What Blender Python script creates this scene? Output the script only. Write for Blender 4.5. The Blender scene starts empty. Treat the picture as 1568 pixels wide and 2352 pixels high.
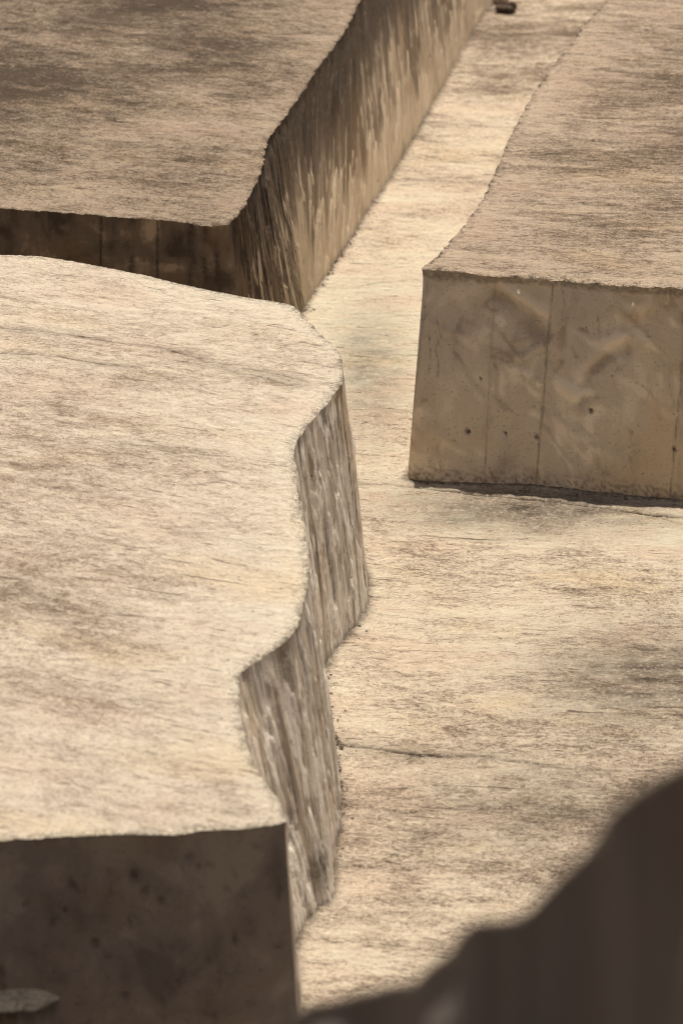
import bpy, math, random
import numpy as np
from mathutils import Vector, kdtree
from mathutils.geometry import delaunay_2d_cdt as cdt

random.seed(7)
rng = np.random.default_rng(7)
C = bpy.context.scene.collection
SC = bpy.context.scene

# ---------------------------------------------------------------- camera
CAMZ = 8.0
PITCH = math.radians(12)
FPX = 6511.0          # focal length for a picture 1568 wide, 2352 tall
cam_d = bpy.data.cameras.new('camera')
cam = bpy.data.objects.new('camera', cam_d); C.objects.link(cam)
cam.location = (0, 0, CAMZ)
cam.rotation_euler = (math.radians(90) - PITCH, 0, 0)
cam_d.sensor_fit = 'HORIZONTAL'; cam_d.sensor_width = 24
cam_d.lens = 24 * FPX / 1568
cam_d.clip_start = 0.1; cam_d.clip_end = 2000
cam_d.dof.use_dof = True
cam_d.dof.focus_distance = 20.5
cam_d.dof.aperture_fstop = 1.4
SC.camera = cam
SC.cycles.filter_width = 1.0

# ---------------------------------------------------------------- light
SUN = Vector((0.035, 0.118, 0.985)).normalized()
w = bpy.data.worlds.new('World'); SC.world = w; w.use_nodes = True
wn = w.node_tree.nodes; wl = w.node_tree.links
sky = wn.new('ShaderNodeTexSky'); sky.sky_type = 'NISHITA'; sky.sun_disc = False
sky.sun_elevation = math.asin(SUN.z)
sky.sun_rotation = math.atan2(SUN.x, SUN.y)
sky.air_density = 0.6; sky.dust_density = 4.0; sky.ozone_density = 0.3
wl.new(sky.outputs[0], wn['Background'].inputs[0])
wn['Background'].inputs[1].default_value = 0.05
sd = bpy.data.lights.new('sun', 'SUN'); sd.energy = 4.6; sd.angle = math.radians(0.5); sd.color = (1.0, 0.91, 0.79)
so = bpy.data.objects.new('sun', sd); C.objects.link(so)
so.rotation_euler = SUN.to_track_quat('Z', 'Y').to_euler(); so.location = (3, 3, 30)
SC.view_settings.view_transform = 'Standard'; SC.view_settings.look = 'None'
SC.view_settings.exposure = 0.42; SC.view_settings.gamma = 1.0

# ---------------------------------------------------------------- terrain and projection
H = 1.6
Y0, Z0, SL = 20.74, -4.41, 0.2867     # the hillside facing the camera
def hill(y): return Z0 + SL * (y - Y0)
KP = [(-400, 70, -.1), (-40, 8, -.2), (-6, -.1, -.25), (0, -1.75, -.33), (6, -4.15, -.40), (11.0, -6.35, -.32), (12.9, hill(12.9), SL), (60, hill(60), SL), (110, hill(60) + 9, .06), (900, hill(60) + 40, .02)]
def ground_z(y):
    y = np.asarray(y, float); out = np.zeros_like(y)
    for (a, za, ma), (b, zb, mb) in zip(KP[:-1], KP[1:]):
        m = (y >= a) & (y <= b); t = (y[m] - a) / (b - a); L = b - a
        out[m] = (2*t**3-3*t**2+1)*za + (t**3-2*t**2+t)*L*ma + (-2*t**3+3*t**2)*zb + (t**3-t**2)*L*mb
    return out
def ray(px, py):
    a = PITCH + math.atan((py - 1176) / FPX)
    # unit ray with forward component 1 in y
    c, s = math.cos(PITCH), math.sin(PITCH)
    dx, dv = (px - 784) / FPX, (py - 1176) / FPX
    y = c - s * dv; z = -s - c * dv
    return dx / y, z / y
def bp(px, py, h):
    """point of the hillside plane raised by h that stands at a place of the picture"""
    u, t = ray(px, py)
    y = (Z0 - SL * Y0 + h) / (t - SL)
    return (u * y, y)
def project(x, y, z):
    c, s = math.cos(PITCH), math.sin(PITCH)
    d = y * c - z * s
    v = -y * s - z * c
    return 784 + FPX * x / d, 1176 + FPX * v / d

# ---------------------------------------------------------------- noise
_P = rng.permutation(4096); _G = rng.random(4096) * 2 * np.pi
_GX, _GY = np.cos(_G), np.sin(_G)
def perlin(x, y):
    xi = np.floor(x).astype(int); yi = np.floor(y).astype(int); xf = x - xi; yf = y - yi
    u = xf*xf*xf*(xf*(xf*6-15)+10); v = yf*yf*yf*(yf*(yf*6-15)+10)
    def g(a, b, fx, fy):
        k = _P[(_P[a & 4095] + b) & 4095]; return _GX[k]*fx + _GY[k]*fy
    n00 = g(xi, yi, xf, yf); n10 = g(xi+1, yi, xf-1, yf); n01 = g(xi, yi+1, xf, yf-1); n11 = g(xi+1, yi+1, xf-1, yf-1)
    return ((n00*(1-u)+n10*u)*(1-v) + (n01*(1-u)+n11*u)*v) * 1.41
def fbm(x, y, o=4, r=.5):
    s = 0; a = 1; t = 0
    for i in range(o):
        s = s + a*perlin(x*2**i + 13.7*i, y*2**i + 7.1*i); t += a; a *= r
    return s / t
def sstep(a, b, x):
    t = np.clip((x-a)/(b-a), 0, 1); return t*t*(3-2*t)
def seg_dist(x, y, pts):
    best = np.full(x.shape, 1e9)
    for (ax, ay), (bx, by) in zip(pts[:-1], pts[1:]):
        dx, dy = bx-ax, by-ay; L = dx*dx+dy*dy+1e-12
        t = np.clip(((x-ax)*dx+(y-ay)*dy)/L, 0, 1)
        best = np.minimum(best, np.hypot(x-ax-t*dx, y-ay-t*dy))
    return best
def inside(px, py, poly):
    ins = np.zeros(px.shape, bool); n = len(poly)
    for i in range(n):
        x1, y1 = poly[i]; x2, y2 = poly[(i+1) % n]
        if y1 == y2: continue
        m = ((y1 > py) != (y2 > py)) & (px < (x2-x1)*(py-y1)/(y2-y1)+x1)
        ins ^= m
    return ins

# ---------------------------------------------------------------- object helpers
def link_mesh(name, verts, faces, mat, parent=None, smooth=True, attrs=None, uv=None):
    me = bpy.data.meshes.new(name)
    me.from_pydata([tuple(v) for v in verts], [], [tuple(f) for f in faces]); me.update()
    if smooth: me.polygons.foreach_set('use_smooth', [True]*len(me.polygons))
    for k, a in (attrs or {}).items():
        at = me.attributes.new(k, 'FLOAT', 'POINT'); at.data.foreach_set('value', np.asarray(a, np.float32))
    if uv is not None:
        ul = me.uv_layers.new(name='UVMap')
        li = np.zeros(len(me.loops), np.int32); me.loops.foreach_get('vertex_index', li)
        ul.data.foreach_set('uv', np.asarray(uv, np.float32)[li].ravel())
    me.materials.append(mat)
    o = bpy.data.objects.new(name, me); C.objects.link(o)
    if parent: o.parent = parent
    return o
def thing(name, label, cat, loc, group=None):
    o = bpy.data.objects.new(name, None); C.objects.link(o); o.location = loc
    o.empty_display_size = .3
    o['label'] = label; o['category'] = cat
    if group: o['group'] = group
    return o

# ---------------------------------------------------------------- materials
class NT:
    def __init__(s, name):
        s.m = bpy.data.materials.new(name); s.m.use_nodes = True
        s.n = s.m.node_tree.nodes; s.l = s.m.node_tree.links
        s.b = s.n['Principled BSDF']; s.b.inputs['Roughness'].default_value = .9
        s.b.inputs['Specular IOR Level'].default_value = .25
    def put(s, sock, v):
        if isinstance(v, (int, float)): sock.default_value = v
        elif isinstance(v, tuple): sock.default_value = v
        else: s.l.new(v, sock)
    def math(s, op, a, b=0.0, c=None, clamp=False):
        n = s.n.new('ShaderNodeMath'); n.operation = op; n.use_clamp = clamp
        s.put(n.inputs[0], a); s.put(n.inputs[1], b)
        if c is not None: s.put(n.inputs[2], c)
        return n.outputs[0]
    def coord(s, kind='Object'): return s.n.new('ShaderNodeTexCoord').outputs[kind]
    def mapping(s, v, scale=(1,1,1), rot=0.0, loc=(0,0,0)):
        n = s.n.new('ShaderNodeMapping'); s.l.new(v, n.inputs[0])
        n.inputs['Scale'].default_value = scale; n.inputs['Rotation'].default_value = (0,0,rot); n.inputs['Location'].default_value = loc
        return n.outputs[0]
    def noise(s, v, scale, detail=4, rough=.55, dist=0.0):
        n = s.n.new('ShaderNodeTexNoise'); s.l.new(v, n.inputs['Vector'])
        n.inputs['Scale'].default_value = scale; n.inputs['Detail'].default_value = detail
        n.inputs['Roughness'].default_value = rough; n.inputs['Distortion'].default_value = dist
        return n.outputs[0]
    def vor(s, v, scale, feat='F1'):
        n = s.n.new('ShaderNodeTexVoronoi'); s.l.new(v, n.inputs['Vector']); n.feature = feat
        n.inputs['Scale'].default_value = scale; return n.outputs['Distance']
    def ramp(s, f, a, b, lo=0.0, hi=1.0):
        n = s.n.new('ShaderNodeMapRange'); n.interpolation_type = 'SMOOTHSTEP'
        s.put(n.inputs[0], f); n.inputs[1].default_value = a; n.inputs[2].default_value = b
        n.inputs[3].default_value = lo; n.inputs[4].default_value = hi; return n.outputs[0]
    def mix(s, f, a, b, mode='MIX'):
        n = s.n.new('ShaderNodeMix'); n.data_type = 'RGBA'; n.blend_type = mode
        s.put(n.inputs[0], f)
        for i, v in ((6, a), (7, b)):
            if isinstance(v, tuple): n.inputs[i].default_value = (*v, 1)
            else: s.l.new(v, n.inputs[i])
        return n.outputs[2]
    def attr(s, name):
        n = s.n.new('ShaderNodeAttribute'); n.attribute_name = name; return n.outputs['Fac']
    def bump(s, h, dist, strength=1.0, prev=None):
        n = s.n.new('ShaderNodeBump'); s.l.new(h, n.inputs['Height']); n.inputs['Distance'].default_value = dist
        n.inputs['Strength'].default_value = strength
        if prev is not None: s.l.new(prev, n.inputs['Normal'])
        return n.outputs[0]
    def done(s, col, nrm=None):
        s.l.new(col, s.b.inputs['Base Color'])
        if nrm is not None: s.l.new(nrm, s.b.inputs['Normal'])
        return s.m

def top_material(name, light, dark, rot, stretch=4.0, grain=1.0, bias=0.0, off=0.0, streak=1.0):
    t = NT(name); v = t.coord('Object')
    vr = t.mapping(v, (1, 1, .2), rot, (off, off*.7, 0))
    va = t.mapping(vr, (1, stretch, 1))
    n1 = t.noise(va, .9, 6, .6, .6)          # broad trowel sweeps
    n2 = t.noise(va, 3.2, 5, .55, .9)        # strokes
    n2b = t.noise(t.mapping(vr, (1, stretch*.75, 1), .06), 11, 6, .72, .5)
    n3 = t.noise(t.mapping(vr, (1, 1.5, 1)), 34, 5, .75)      # grit
    n4 = t.noise(t.mapping(vr, (1, 1.2, 1)), 95, 3, .75)
    n5 = t.noise(vr, .55, 3, .5)             # large weather patches
    W_ = (.36*streak, .28*streak, .40, .50*grain, .34*grain, .22)
    s = None
    for nn_, w_ in zip((n1, n2, n2b, n3, n4, n5), W_):
        q = t.math('MULTIPLY', nn_, w_); s = q if s is None else t.math('ADD', s, q)
    dl = t.attr('dull')
    s = t.math('SUBTRACT', s, t.math('MULTIPLY', dl, .16))  # dull darkens the colour to imitate lens vignette
    mid = sum(W_)*.5
    f = t.ramp(s, mid-.17+bias, mid+.10+bias)
    col = t.mix(f, dark, light)
    deep = t.ramp(s, mid-.09+bias, mid-.22+bias, 0, .7)
    col = t.mix(deep, col, tuple(a*.5 for a in dark))
    chalk = t.ramp(s, mid+.06+bias, mid+.20+bias, 0, .7)
    col = t.mix(chalk, col, tuple(min(.82, a*1.15) for a in light))
    # warm and pink casts
    wv = t.noise(t.mapping(vr, (1, 2.2, 1), 0, (9, 4, 0)), .8, 4, .55)
    warm = tuple(a*b for a, b in zip(light, (1.0, .93, .78))); pink = tuple(a*b for a, b in zip(light, (.97, .90, .88)))
    col = t.mix(t.ramp(wv, .52, .70, 0, .55), col, t.mix(f, tuple(a*.9 for a in dark), warm))
    col = t.mix(t.ramp(wv, .48, .34, 0, .6), col, t.mix(f, dark, pink))
    # sparse dark strokes and pits
    sk = t.noise(t.mapping(vr, (1, 7, 1), 0, (3, 1, 0)), 3.2, 5, .7, .3)
    col = t.mix(t.ramp(sk, .60, .67, 0, .7), col, tuple(a*.55 for a in dark))
    sk2 = t.noise(t.mapping(vr, (.55, 11, 1), .05, (8, 5, 0)), 2.2, 4, .6, .5)
    col = t.mix(t.ramp(sk2, .66, .70, 0, .75), col, tuple(a*.5 for a in dark))
    pit = t.noise(t.mapping(vr, (1, 2.2, 1)), 24, 2, .5)
    col = t.mix(t.ramp(pit, .70, .76, 0, .8), col, tuple(a*.35 for a in dark))
    # rim: chipped pale aggregate ; stain: cracks and soil
    rim = t.attr('rim')
    rn = t.noise(v, 70, 4, .8)
    col = t.mix(t.math('MULTIPLY', rim, t.ramp(rn, .46, .58, 0, .6)), col, tuple(min(.8, a*1.12) for a in light))
    col = t.mix(t.math('MULTIPLY', rim, t.ramp(rn, .50, .40, 0, .85)), col, tuple(a*.45 for a in dark))
    st = t.attr('stain')
    stn = t.math('MULTIPLY', st, t.ramp(t.noise(v, 30, 4, .7), .25, .55, .35, 1.0), clamp=True)
    col = t.mix(stn, col, tuple(a*.3 for a in dark))
    h = t.math('ADD', t.math('MULTIPLY', n2, 1.0*streak), t.math('MULTIPLY', n1, .9))
    b = t.bump(t.math('ADD', h, t.math('MULTIPLY', n2b, .6)), .06)
    b = t.bump(t.math('ADD', n3, t.math('MULTIPLY', n4, .45)), .024*grain, 1.0, b)
    b = t.bump(t.math('MULTIPLY', t.math('MULTIPLY', rim, rn), 1.0), .010, 1.0, b)
    return t.done(col, b)

def drape_material(name, light, mid, dark, off=0.0):
    """board-formed wall with soft vertical leaf folds; tone comes with the folds"""
    t = NT(name); v = t.mapping(t.coord('UV'), (1, 1, 1), 0, (off, 0, 0))
    tone = t.attr('tone')
    n1 = t.noise(t.mapping(v, (9, .7, 1)), 1.0, 6, .6, .4)
    n2 = t.noise(t.mapping(v, (24, 1.6, 1)), 1.0, 4, .55, .6)
    n3 = t.noise(v, 60, 4, .7)
    n4 = t.noise(v, 1.3, 4, .6)
    f = t.math('ADD', t.math('ADD', t.math('MULTIPLY', tone, .75), -.06), t.math('MULTIPLY', n1, .5))
    f = t.math('ADD', f, t.math('MULTIPLY', n2, .20))
    f = t.math('ADD', f, .05)
    f = t.math('ADD', f, t.math('MULTIPLY', n3, .12))
    f = t.math('ADD', f, t.math('MULTIPLY', n4, .35))
    c1 = t.mix(t.ramp(f, .50, .80), dark, mid)
    col = t.mix(t.ramp(f, .84, 1.12), c1, light)
    warm = tuple(a*b for a, b in zip(mid, (1.05, .88, .62)))
    col = t.mix(t.ramp(t.noise(t.mapping(v, (1.5, .8, 1), 0, (5, 2, 0)), 1.0, 4, .6), .5, .68, 0, .5), col, warm)
    pv = t.noise(t.mapping(v, (1, .45, 1)), 34, 2, .5)
    col = t.mix(t.ramp(pv, .70, .75, 0, .8), col, tuple(a*.3 for a in dark))
    vs = t.noise(t.mapping(v, (30, 1.2, 1), 0, (7, 0, 0)), 1.0, 3, .6)
    col = t.mix(t.ramp(vs, .64, .70, 0, .6), col, tuple(a*.45 for a in dark))
    st = t.attr('stain')
    stn = t.math('MULTIPLY', st, t.ramp(t.noise(t.mapping(v, (1.6, 1, 1)), 16, 5, .7), .3, .58, .35, 1), clamp=True)
    col = t.mix(stn, col, tuple(a*.4 for a in dark))
    b = t.bump(t.math('ADD', n1, t.math('MULTIPLY', n2, .5)), .02)
    b = t.bump(n3, .004, 1.0, b)
    return t.done(col, b)

def face_material(name, light, mid, dark, off=0.0, mottle=1.0):
    """smooth cast face: clouds, pinholes, grime from the attributes"""
    t = NT(name); v = t.mapping(t.coord('UV'), (1, 1, 1), 0, (off, off, 0))
    n1 = t.noise(v, 2.6, 6, .62, .8)
    n2 = t.noise(t.mapping(v, (3, 1, 1)), 3.0, 6, .6, .3)
    n3 = t.noise(v, 45, 4, .65)
    tone = t.attr('tone')
    f = t.math('ADD', t.math('MULTIPLY', n1, .9*mottle), t.math('MULTIPLY', n2, .35))
    f = t.math('ADD', f, t.math('MULTIPLY', n3, .12))
    f = t.math('ADD', f, t.math('MULTIPLY', tone, .62))
    m0 = .45*mottle+.175+.11
    c1 = t.mix(t.ramp(f, m0+.0, m0+.26), dark, mid)
    col = t.mix(t.ramp(f, m0+.26, m0+.50), c1, light)
    warm = tuple(a*b for a, b in zip(mid, (1.08, .92, .66)))
    col = t.mix(t.ramp(t.noise(t.mapping(v, (1, 1, 1), 0, (5, 2, 0)), 1.3, 3, .5, .5), .45, .7, 0, .45), col, warm)
    ph = t.noise(v, 47, 2, .6)
    col = t.mix(t.ramp(ph, .735, .78, 0, .7), col, tuple(a*.25 for a in dark))
    pb = t.noise(v, 19, 2, .5)
    col = t.mix(t.ramp(pb, .72, .78, 0, .6*mottle), col, tuple(a*.3 for a in dark))
    st = t.attr('stain')
    stn = t.math('MULTIPLY', st, t.ramp(t.noise(v, 26, 5, .75), .32, .56, .25, 1), clamp=True)
    col = t.mix(stn, col, tuple(a*.33 for a in dark))
    b = t.bump(n1, .02); b = t.bump(t.ramp(ph, .60, .77, 1, 0), .006, 1.0, b); b = t.bump(n3, .003, 1.0, b)
    return t.done(col, b)

M = {}
M['topA'] = top_material('trowelled_concrete_dull', (.49,.385,.28), (.13,.092,.06), math.radians(14), 2.4, 1.1, .02, 3.1)  # own duller tint, also darkened to stand in for lens vignette
M['topB'] = top_material('trowelled_concrete_pale', (.77,.66,.52), (.33,.25,.18), math.radians(17), 2.6, .85, -.045, 8.3)
M['topC'] = top_material('trowelled_concrete_rippled', (.60,.475,.35), (.165,.117,.078), math.radians(7), 3.8, 1.0, .0, 1.7)  # base colour darkened overall, standing in for lens vignette
M['topD'] = top_material('trowelled_concrete_near', (.26,.21,.16), (.055,.045,.035), 0, 2, 1, .03, 5.7)  # dark colour stands in for vignette on the wedge top
M['path'] = top_material('trowelled_path_concrete', (.80,.675,.515), (.235,.172,.12), math.radians(5), 2.9, 1.05, -.05, 6.2)
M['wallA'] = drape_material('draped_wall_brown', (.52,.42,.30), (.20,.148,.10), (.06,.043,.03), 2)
M['wallB'] = drape_material('draped_wall_grey', (.84,.76,.64), (.55,.465,.36), (.15,.11,.078), 7)
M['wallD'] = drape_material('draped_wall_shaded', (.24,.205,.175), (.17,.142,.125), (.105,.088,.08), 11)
M['faceA'] = face_material('cast_face_stained', (.46,.36,.25), (.19,.148,.11), (.085,.066,.05), 1)
M['faceB'] = face_material('cast_face_mottled', (.31,.265,.22), (.225,.19,.165), (.155,.13,.115), 4)
M['faceC'] = face_material('cast_face_smooth', (.80,.69,.53), (.62,.525,.395), (.41,.335,.25), 9, .6)

# ---------------------------------------------------------------- slab builder
def smooth_chain(ctrl):
    """ctrl: dicts with t(x,y) b(x,y) sharp part. Catmull-Rom between sharp points. returns list of rows [tx,ty,bx,by,ctrl param]"""
    n = len(ctrl); out = []
    A = np.array([[*c['t'], *c['b']] for c in ctrl], float)
    for i in range(n):
        p1, p2 = A[i], A[(i+1) % n]
        p0 = 2*p1-p2 if ctrl[i]['sharp'] else A[i-1]
        p3 = 2*p2-p1 if ctrl[(i+1) % n]['sharp'] else A[(i+2) % n]
        L = np.hypot(*(p2-p1)[:2]); st = ctrl[i]['step']; k = max(1, int(round(max(L, np.hypot(*(p2-p1)[2:])*.6)/st)))
        # centripetal-ish: limit tangents
        d0 = max(np.linalg.norm(p1-p0), 1e-6); d1 = max(np.linalg.norm(p2-p1), 1e-6); d2 = max(np.linalg.norm(p3-p2), 1e-6)
        m1 = (p2-p0)/(d0+d1)*d1; m2 = (p3-p1)/(d1+d2)*d1
        for j in range(k):
            t = j/k
            q = (2*t**3-3*t**2+1)*p1 + (t**3-2*t**2+t)*m1 + (-2*t**3+3*t**2)*p2 + (t**3-t**2)*m2
            out.append([*q, i+t])
    return np.array(out)

def flames(U, V, n, wr, lr, thick, seed, ulen, hmax, low=0.0):
    """overlapping leaf folds with a peak on top, as height and tone"""
    r = np.random.default_rng(seed)
    hgt = np.zeros_like(U); tone = np.full_like(U, .5)
    tone += .2*perlin(U*4, V*.6)
    warp = .03*fbm(U*3+5, V*1.2, 3) + .008*perlin(U*20, V*4)
    order = sorted([(r.uniform(0, ulen), r.uniform(.1, hmax*1.05), r.uniform(*wr), r.uniform(*lr), r.random(), r.uniform(-.10, .10)) for _ in range(n)], key=lambda q: -q[1])
    for u0, v0, wd, ln, tn, tilt in order:
        dv = v0 - V
        uu = U + warp - u0 - tilt*dv*.5
        prof = wd*np.clip(dv/ln, 0, 1)**.62*(1-np.clip((dv-ln)/(ln*1.2), 0, 1)**2)
        m = (dv > 0) & (np.abs(uu) < prof) & (dv < ln*2.2)
        if not m.any(): continue
        q = np.abs(uu[m])/np.maximum(prof[m], 1e-5)
        fade = 1-np.clip(dv[m]/(ln*2.2), 0, 1)
        hh = thick*(.5+.8*tn)*(1-q**4)*(.25+.75*fade)
        hgt[m] = hgt[m]*(.55) + hh
        k = np.clip(fade*1.2, 0, 1)*sstep(1.0, .75, q)
        tip = np.exp(-dv[m]/(.35*ln)); tone[m] = tone[m]*(1-k) + ((.05+.85*tn+.35*tip*tn)*(1-low)+low*(.15+1.1*tn*(1.15-v0/hmax)+.4*tip*(v0 < .55*hmax)))*k
    return hgt, tone

def slab(name, label, cat, ctrl, top_mat, mats, height_fn, visible_grid, cracks=(), relief=1.0, face_fn=None, group=None, base_fn=None, relief_rot=0.0, jag=1.0, dull_len=1.0, dull_off=.3, rim_stain=.6, dull_var=.7):
    chain = smooth_chain(ctrl)
    # soften corners by a couple of centimetres
    for _ in range(5):
        prv = np.roll(chain, 1, 0); nxt = np.roll(chain, -1, 0)
        dd = np.hypot(*(nxt-chain)[:, :2].T) + np.hypot(*(chain-prv)[:, :2].T)
        wgt = np.where(dd < .06, .25, 0)[:, None]
        new = chain + wgt*((prv+nxt)/2-chain); new[:, 4] = chain[:, 4]; chain = new
    S = np.concatenate([[0], np.cumsum(np.hypot(*np.diff(chain[:, :2], axis=0).T))])
    tang = np.roll(chain[:, :2], -1, 0)-np.roll(chain[:, :2], 1, 0)
    area = .5*np.sum(chain[:, 0]*np.roll(chain[:, 1], -1)-np.roll(chain[:, 0], -1)*chain[:, 1])
    nrm = np.stack([tang[:, 1], -tang[:, 0]], 1)*(1 if area > 0 else -1)
    nrm /= np.linalg.norm(nrm, axis=1)[:, None]+1e-9
    fine = (np.hypot(*(np.roll(chain[:, :2], -1, 0)-chain[:, :2]).T) < .05).astype(float)
    seedo = len(label)*3.1
    jg = (fbm(S*9+seedo, S*0+1.5, 5, .75)*.036 - np.abs(fbm(S*26+seedo, S*0+4.5, 3, .7))*.018 + .014)*fine*jag
    topxy = chain[:, :2] + nrm*jg[:, None]
    topz = height_fn(topxy[:, 0], topxy[:, 1]) - fine*(.004+.016*np.abs(fbm(S*22+seedo, S*0+9.5, 3, .7))*jag)
    ox, oy = topxy.mean(0); oz = float(ground_z(np.array([oy]))[0])
    root = thing(name, label, cat, (ox, oy, oz + CAMZ), group)
    def loc(x, y, z): return np.stack([x-ox, y-oy, z-oz], -1)
    # ---- top
    xs, ys = topxy[:, 0], topxy[:, 1]
    gx = np.arange(xs.min(), xs.max(), visible_grid); gy = np.arange(ys.min(), ys.max(), visible_grid*1.15)
    X, Y = np.meshgrid(gx, gy); X = X.ravel()+rng.uniform(-.3, .3, X.size)*visible_grid; Y = Y.ravel()+rng.uniform(-.3, .3, Y.size)*visible_grid
    px, py = project(X, Y, height_fn(X, Y)); vis = (px > -60) & (px < 1630) & (py > -60) & (py < 2410)
    X, Y = X[vis], Y[vis]
    cx, cy = np.meshgrid(np.arange(xs.min(), xs.max(), .25), np.arange(ys.min(), ys.max(), .25)); cx = cx.ravel()+.01; cy = cy.ravel()+.01
    px, py = project(cx, cy, height_fn(cx, cy)); v2 = (px > -60) & (px < 1630) & (py > -60) & (py < 2410)
    cx, cy = cx[~v2], cy[~v2]
    X = np.concatenate([X, cx]); Y = np.concatenate([Y, cy])
    # rim rows
    for off in (.008, .018, .032, .05):
        m = fine > 0
        X = np.concatenate([X, (xs-nrm[:, 0]*off)[m]]); Y = np.concatenate([Y, (ys-nrm[:, 1]*off)[m]])
    # crack rows
    cpl = []
    for cr in cracks:
        pts = [bp(*p, H) for p in cr[0]]
        dense = []
        for a, b in zip(pts[:-1], pts[1:]):
            k = max(1, int(math.dist(a, b)/.02)); dense += [(a[0]+(b[0]-a[0])*j/k, a[1]+(b[1]-a[1])*j/k) for j in range(k)]
        d = np.array(dense+[pts[-1]]); sI = np.arange(len(d))*.02
        d[:, 1] += .035*fbm(sI*2.2+seedo, sI*0+len(cpl), 4, .6)
        cpl.append((d, cr[1], cr[2]))
        for o_ in (-.03, -.014, -.005, 0.001, .006, .014, .03):
            X = np.concatenate([X, d[:, 0]]); Y = np.concatenate([Y, d[:, 1]+o_])
    poly = list(map(tuple, topxy))
    ins = inside(X, Y, poly); X, Y = X[ins], Y[ins]
    kd = kdtree.KDTree(len(poly))
    for i, p in enumerate(poly): kd.insert((p[0], p[1], 0), i)
    kd.balance()
    D = np.array([kd.find((a, b, 0))[2] for a, b in zip(X, Y)]); keep = D > .005
    X, Y, D = X[keep], Y[keep], D[keep]
    n0 = len(poly)
    res = cdt([Vector(p) for p in poly]+[Vector((a, b)) for a, b in zip(X, Y)], [], [list(range(n0))], 1, 1e-6)
    co = np.array([tuple(v) for v in res[0]]); fc = [f for f in res[2]]
    x, y = co[:, 0], co[:, 1]
    z = height_fn(x, y)
    zz = np.zeros_like(z); dist = np.full(len(z), .0)
    orig = res[3]
    isb = np.zeros(len(z), bool); dist[:] = .2
    zb = np.zeros(len(z))
    for i, og in enumerate(orig):
        for k in og:
            if k < n0: isb[i] = True; zb[i] = topz[k]; dist[i] = 0
            else: dist[i] = D[k-n0]
    cr_, sr_ = math.cos(relief_rot), math.sin(relief_rot)
    a = x*cr_-y*sr_; b = x*sr_+y*cr_
    rel = .016*fbm(a*.8+seedo, b*.8, 2) + relief*(.012*fbm(a*1.4+seedo, b*7.0, 4, .6) + .006*fbm(a*5+seedo, b*22, 3, .6)) + .0028*fbm(x*28, y*28, 2)
    rimw = np.exp(-dist/.028)
    rel += np.exp(-dist/.05)*(.008*fbm(x*12+3, y*12, 4, .7))-rimw*.004
    rel *= sstep(0, .02, dist)
    z = np.where(isb, zb, z+rel)
    stain = np.zeros(len(z))
    for d, wd, amt in cpl:
        wd = wd*1.8
        kk = kdtree.KDTree(len(d))
        for i, p in enumerate(d): kk.insert((p[0], p[1], 0), i)
        kk.balance()
        near = np.where(np.abs(y-d[:, 1].mean()) < 3.0)[0]
        for i in near:
            q, j, dd = kk.find((x[i], y[i], 0))
            if dd < .12:
                brk = .85+.9*float(perlin(np.array([j*.05]), np.array([wd*99]))[0])
                if brk <= 0: continue
                z[i] -= .012*amt*brk*math.exp(-(dd/(wd*.8))**2)
                stain[i] = max(stain[i], amt*brk*math.exp(-(dd/wd)**2)); 
                stain[i] = max(stain[i], .35*amt*brk*math.exp(-(dd/(wd*5))**2))
    fl = fbm(x*13+seedo, y*13, 4, .7)
    stain = np.maximum(stain, rim_stain*np.exp(-(dist/.035)**2)*sstep(-.05, .2, fl)); stain = np.maximum(stain, rim_stain*.8*np.exp(-(dist/.10)**2)*sstep(.22, .38, fbm(x*17+seedo, y*17, 3, .7)))
    rimA = np.exp(-(dist/np.clip(.06+.06*fbm(x*5, y*5, 3), .012, 1))**1.5)*np.array([1.0]*len(dist))
    dull = 1-np.exp(-np.where(dist == .2, .2, dist)/dull_len) if dull_len else np.zeros(len(z))
    dull = np.clip(dull*(1+dull_var*fbm(x*.7+seedo, y*.9, 3)), 0, 1.3)-dull_off  # colour darkens inward from the rim, imitating vignette
    link_mesh('top', loc(x, y, z), fc, top_mat, root, attrs={'rim': rimA, 'stain': stain, 'dull': dull})
    # ---- faces
    parts = []
    n = len(chain); ci = np.floor(chain[:, 4]+1e-6).astype(int) % len(ctrl)
    names = [ctrl[i]['part'] for i in ci]
    start = 0
    runs = []
    # rotate so that a run starts at index 0
    r0 = 0
    for i in range(n):
        if names[i] != names[i-1]: r0 = i; break
    idx = [(r0+i) % n for i in range(n)]
    cur = [idx[0]]
    for i in idx[1:]:
        if names[i] != names[cur[0]]:
            cur.append(i); runs.append(cur); cur = [i]
        else: cur.append(i)
    cur.append(idx[0]); runs.append(cur)
    for run in runs:
        part = names[run[0]]; run = np.array(run)
        nv = 90 if fine[run].mean() > .5 else 6
        if len(run) < 2: continue
        seg = np.hypot(*np.diff(chain[run, :2], axis=0).T); bseg = np.hypot(*np.diff(chain[run, 2:4], axis=0).T)
        u = np.concatenate([[0], np.cumsum((seg+bseg)/2)])
        tv = np.linspace(0, 1, nv)**1.0
        U = np.repeat(u[:, None], nv, 1); T = np.repeat(tv[None], len(run), 0)
        tx, ty, tz = topxy[run, 0], topxy[run, 1], topz[run]
        bx, by = chain[run, 2], chain[run, 3]
        bz = (ground_z(by) if base_fn is None else base_fn(bx, by)) - .12
        ex = .12/(np.maximum(tz-bz-.12, .3))
        bx2 = bx+(bx-chain[run, 0])*ex; by2 = by+(by-chain[run, 1])*ex
        # straight edge hidden under the jag: fade the jag over the first 8 cm
        jf = np.exp(-T*1.6/.05)
        sx = chain[run, 0][:, None]+nrm[run, 0][:, None]*jg[run][:, None]*jf; sy = chain[run, 1][:, None]+nrm[run, 1][:, None]*jg[run][:, None]*jf
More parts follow.
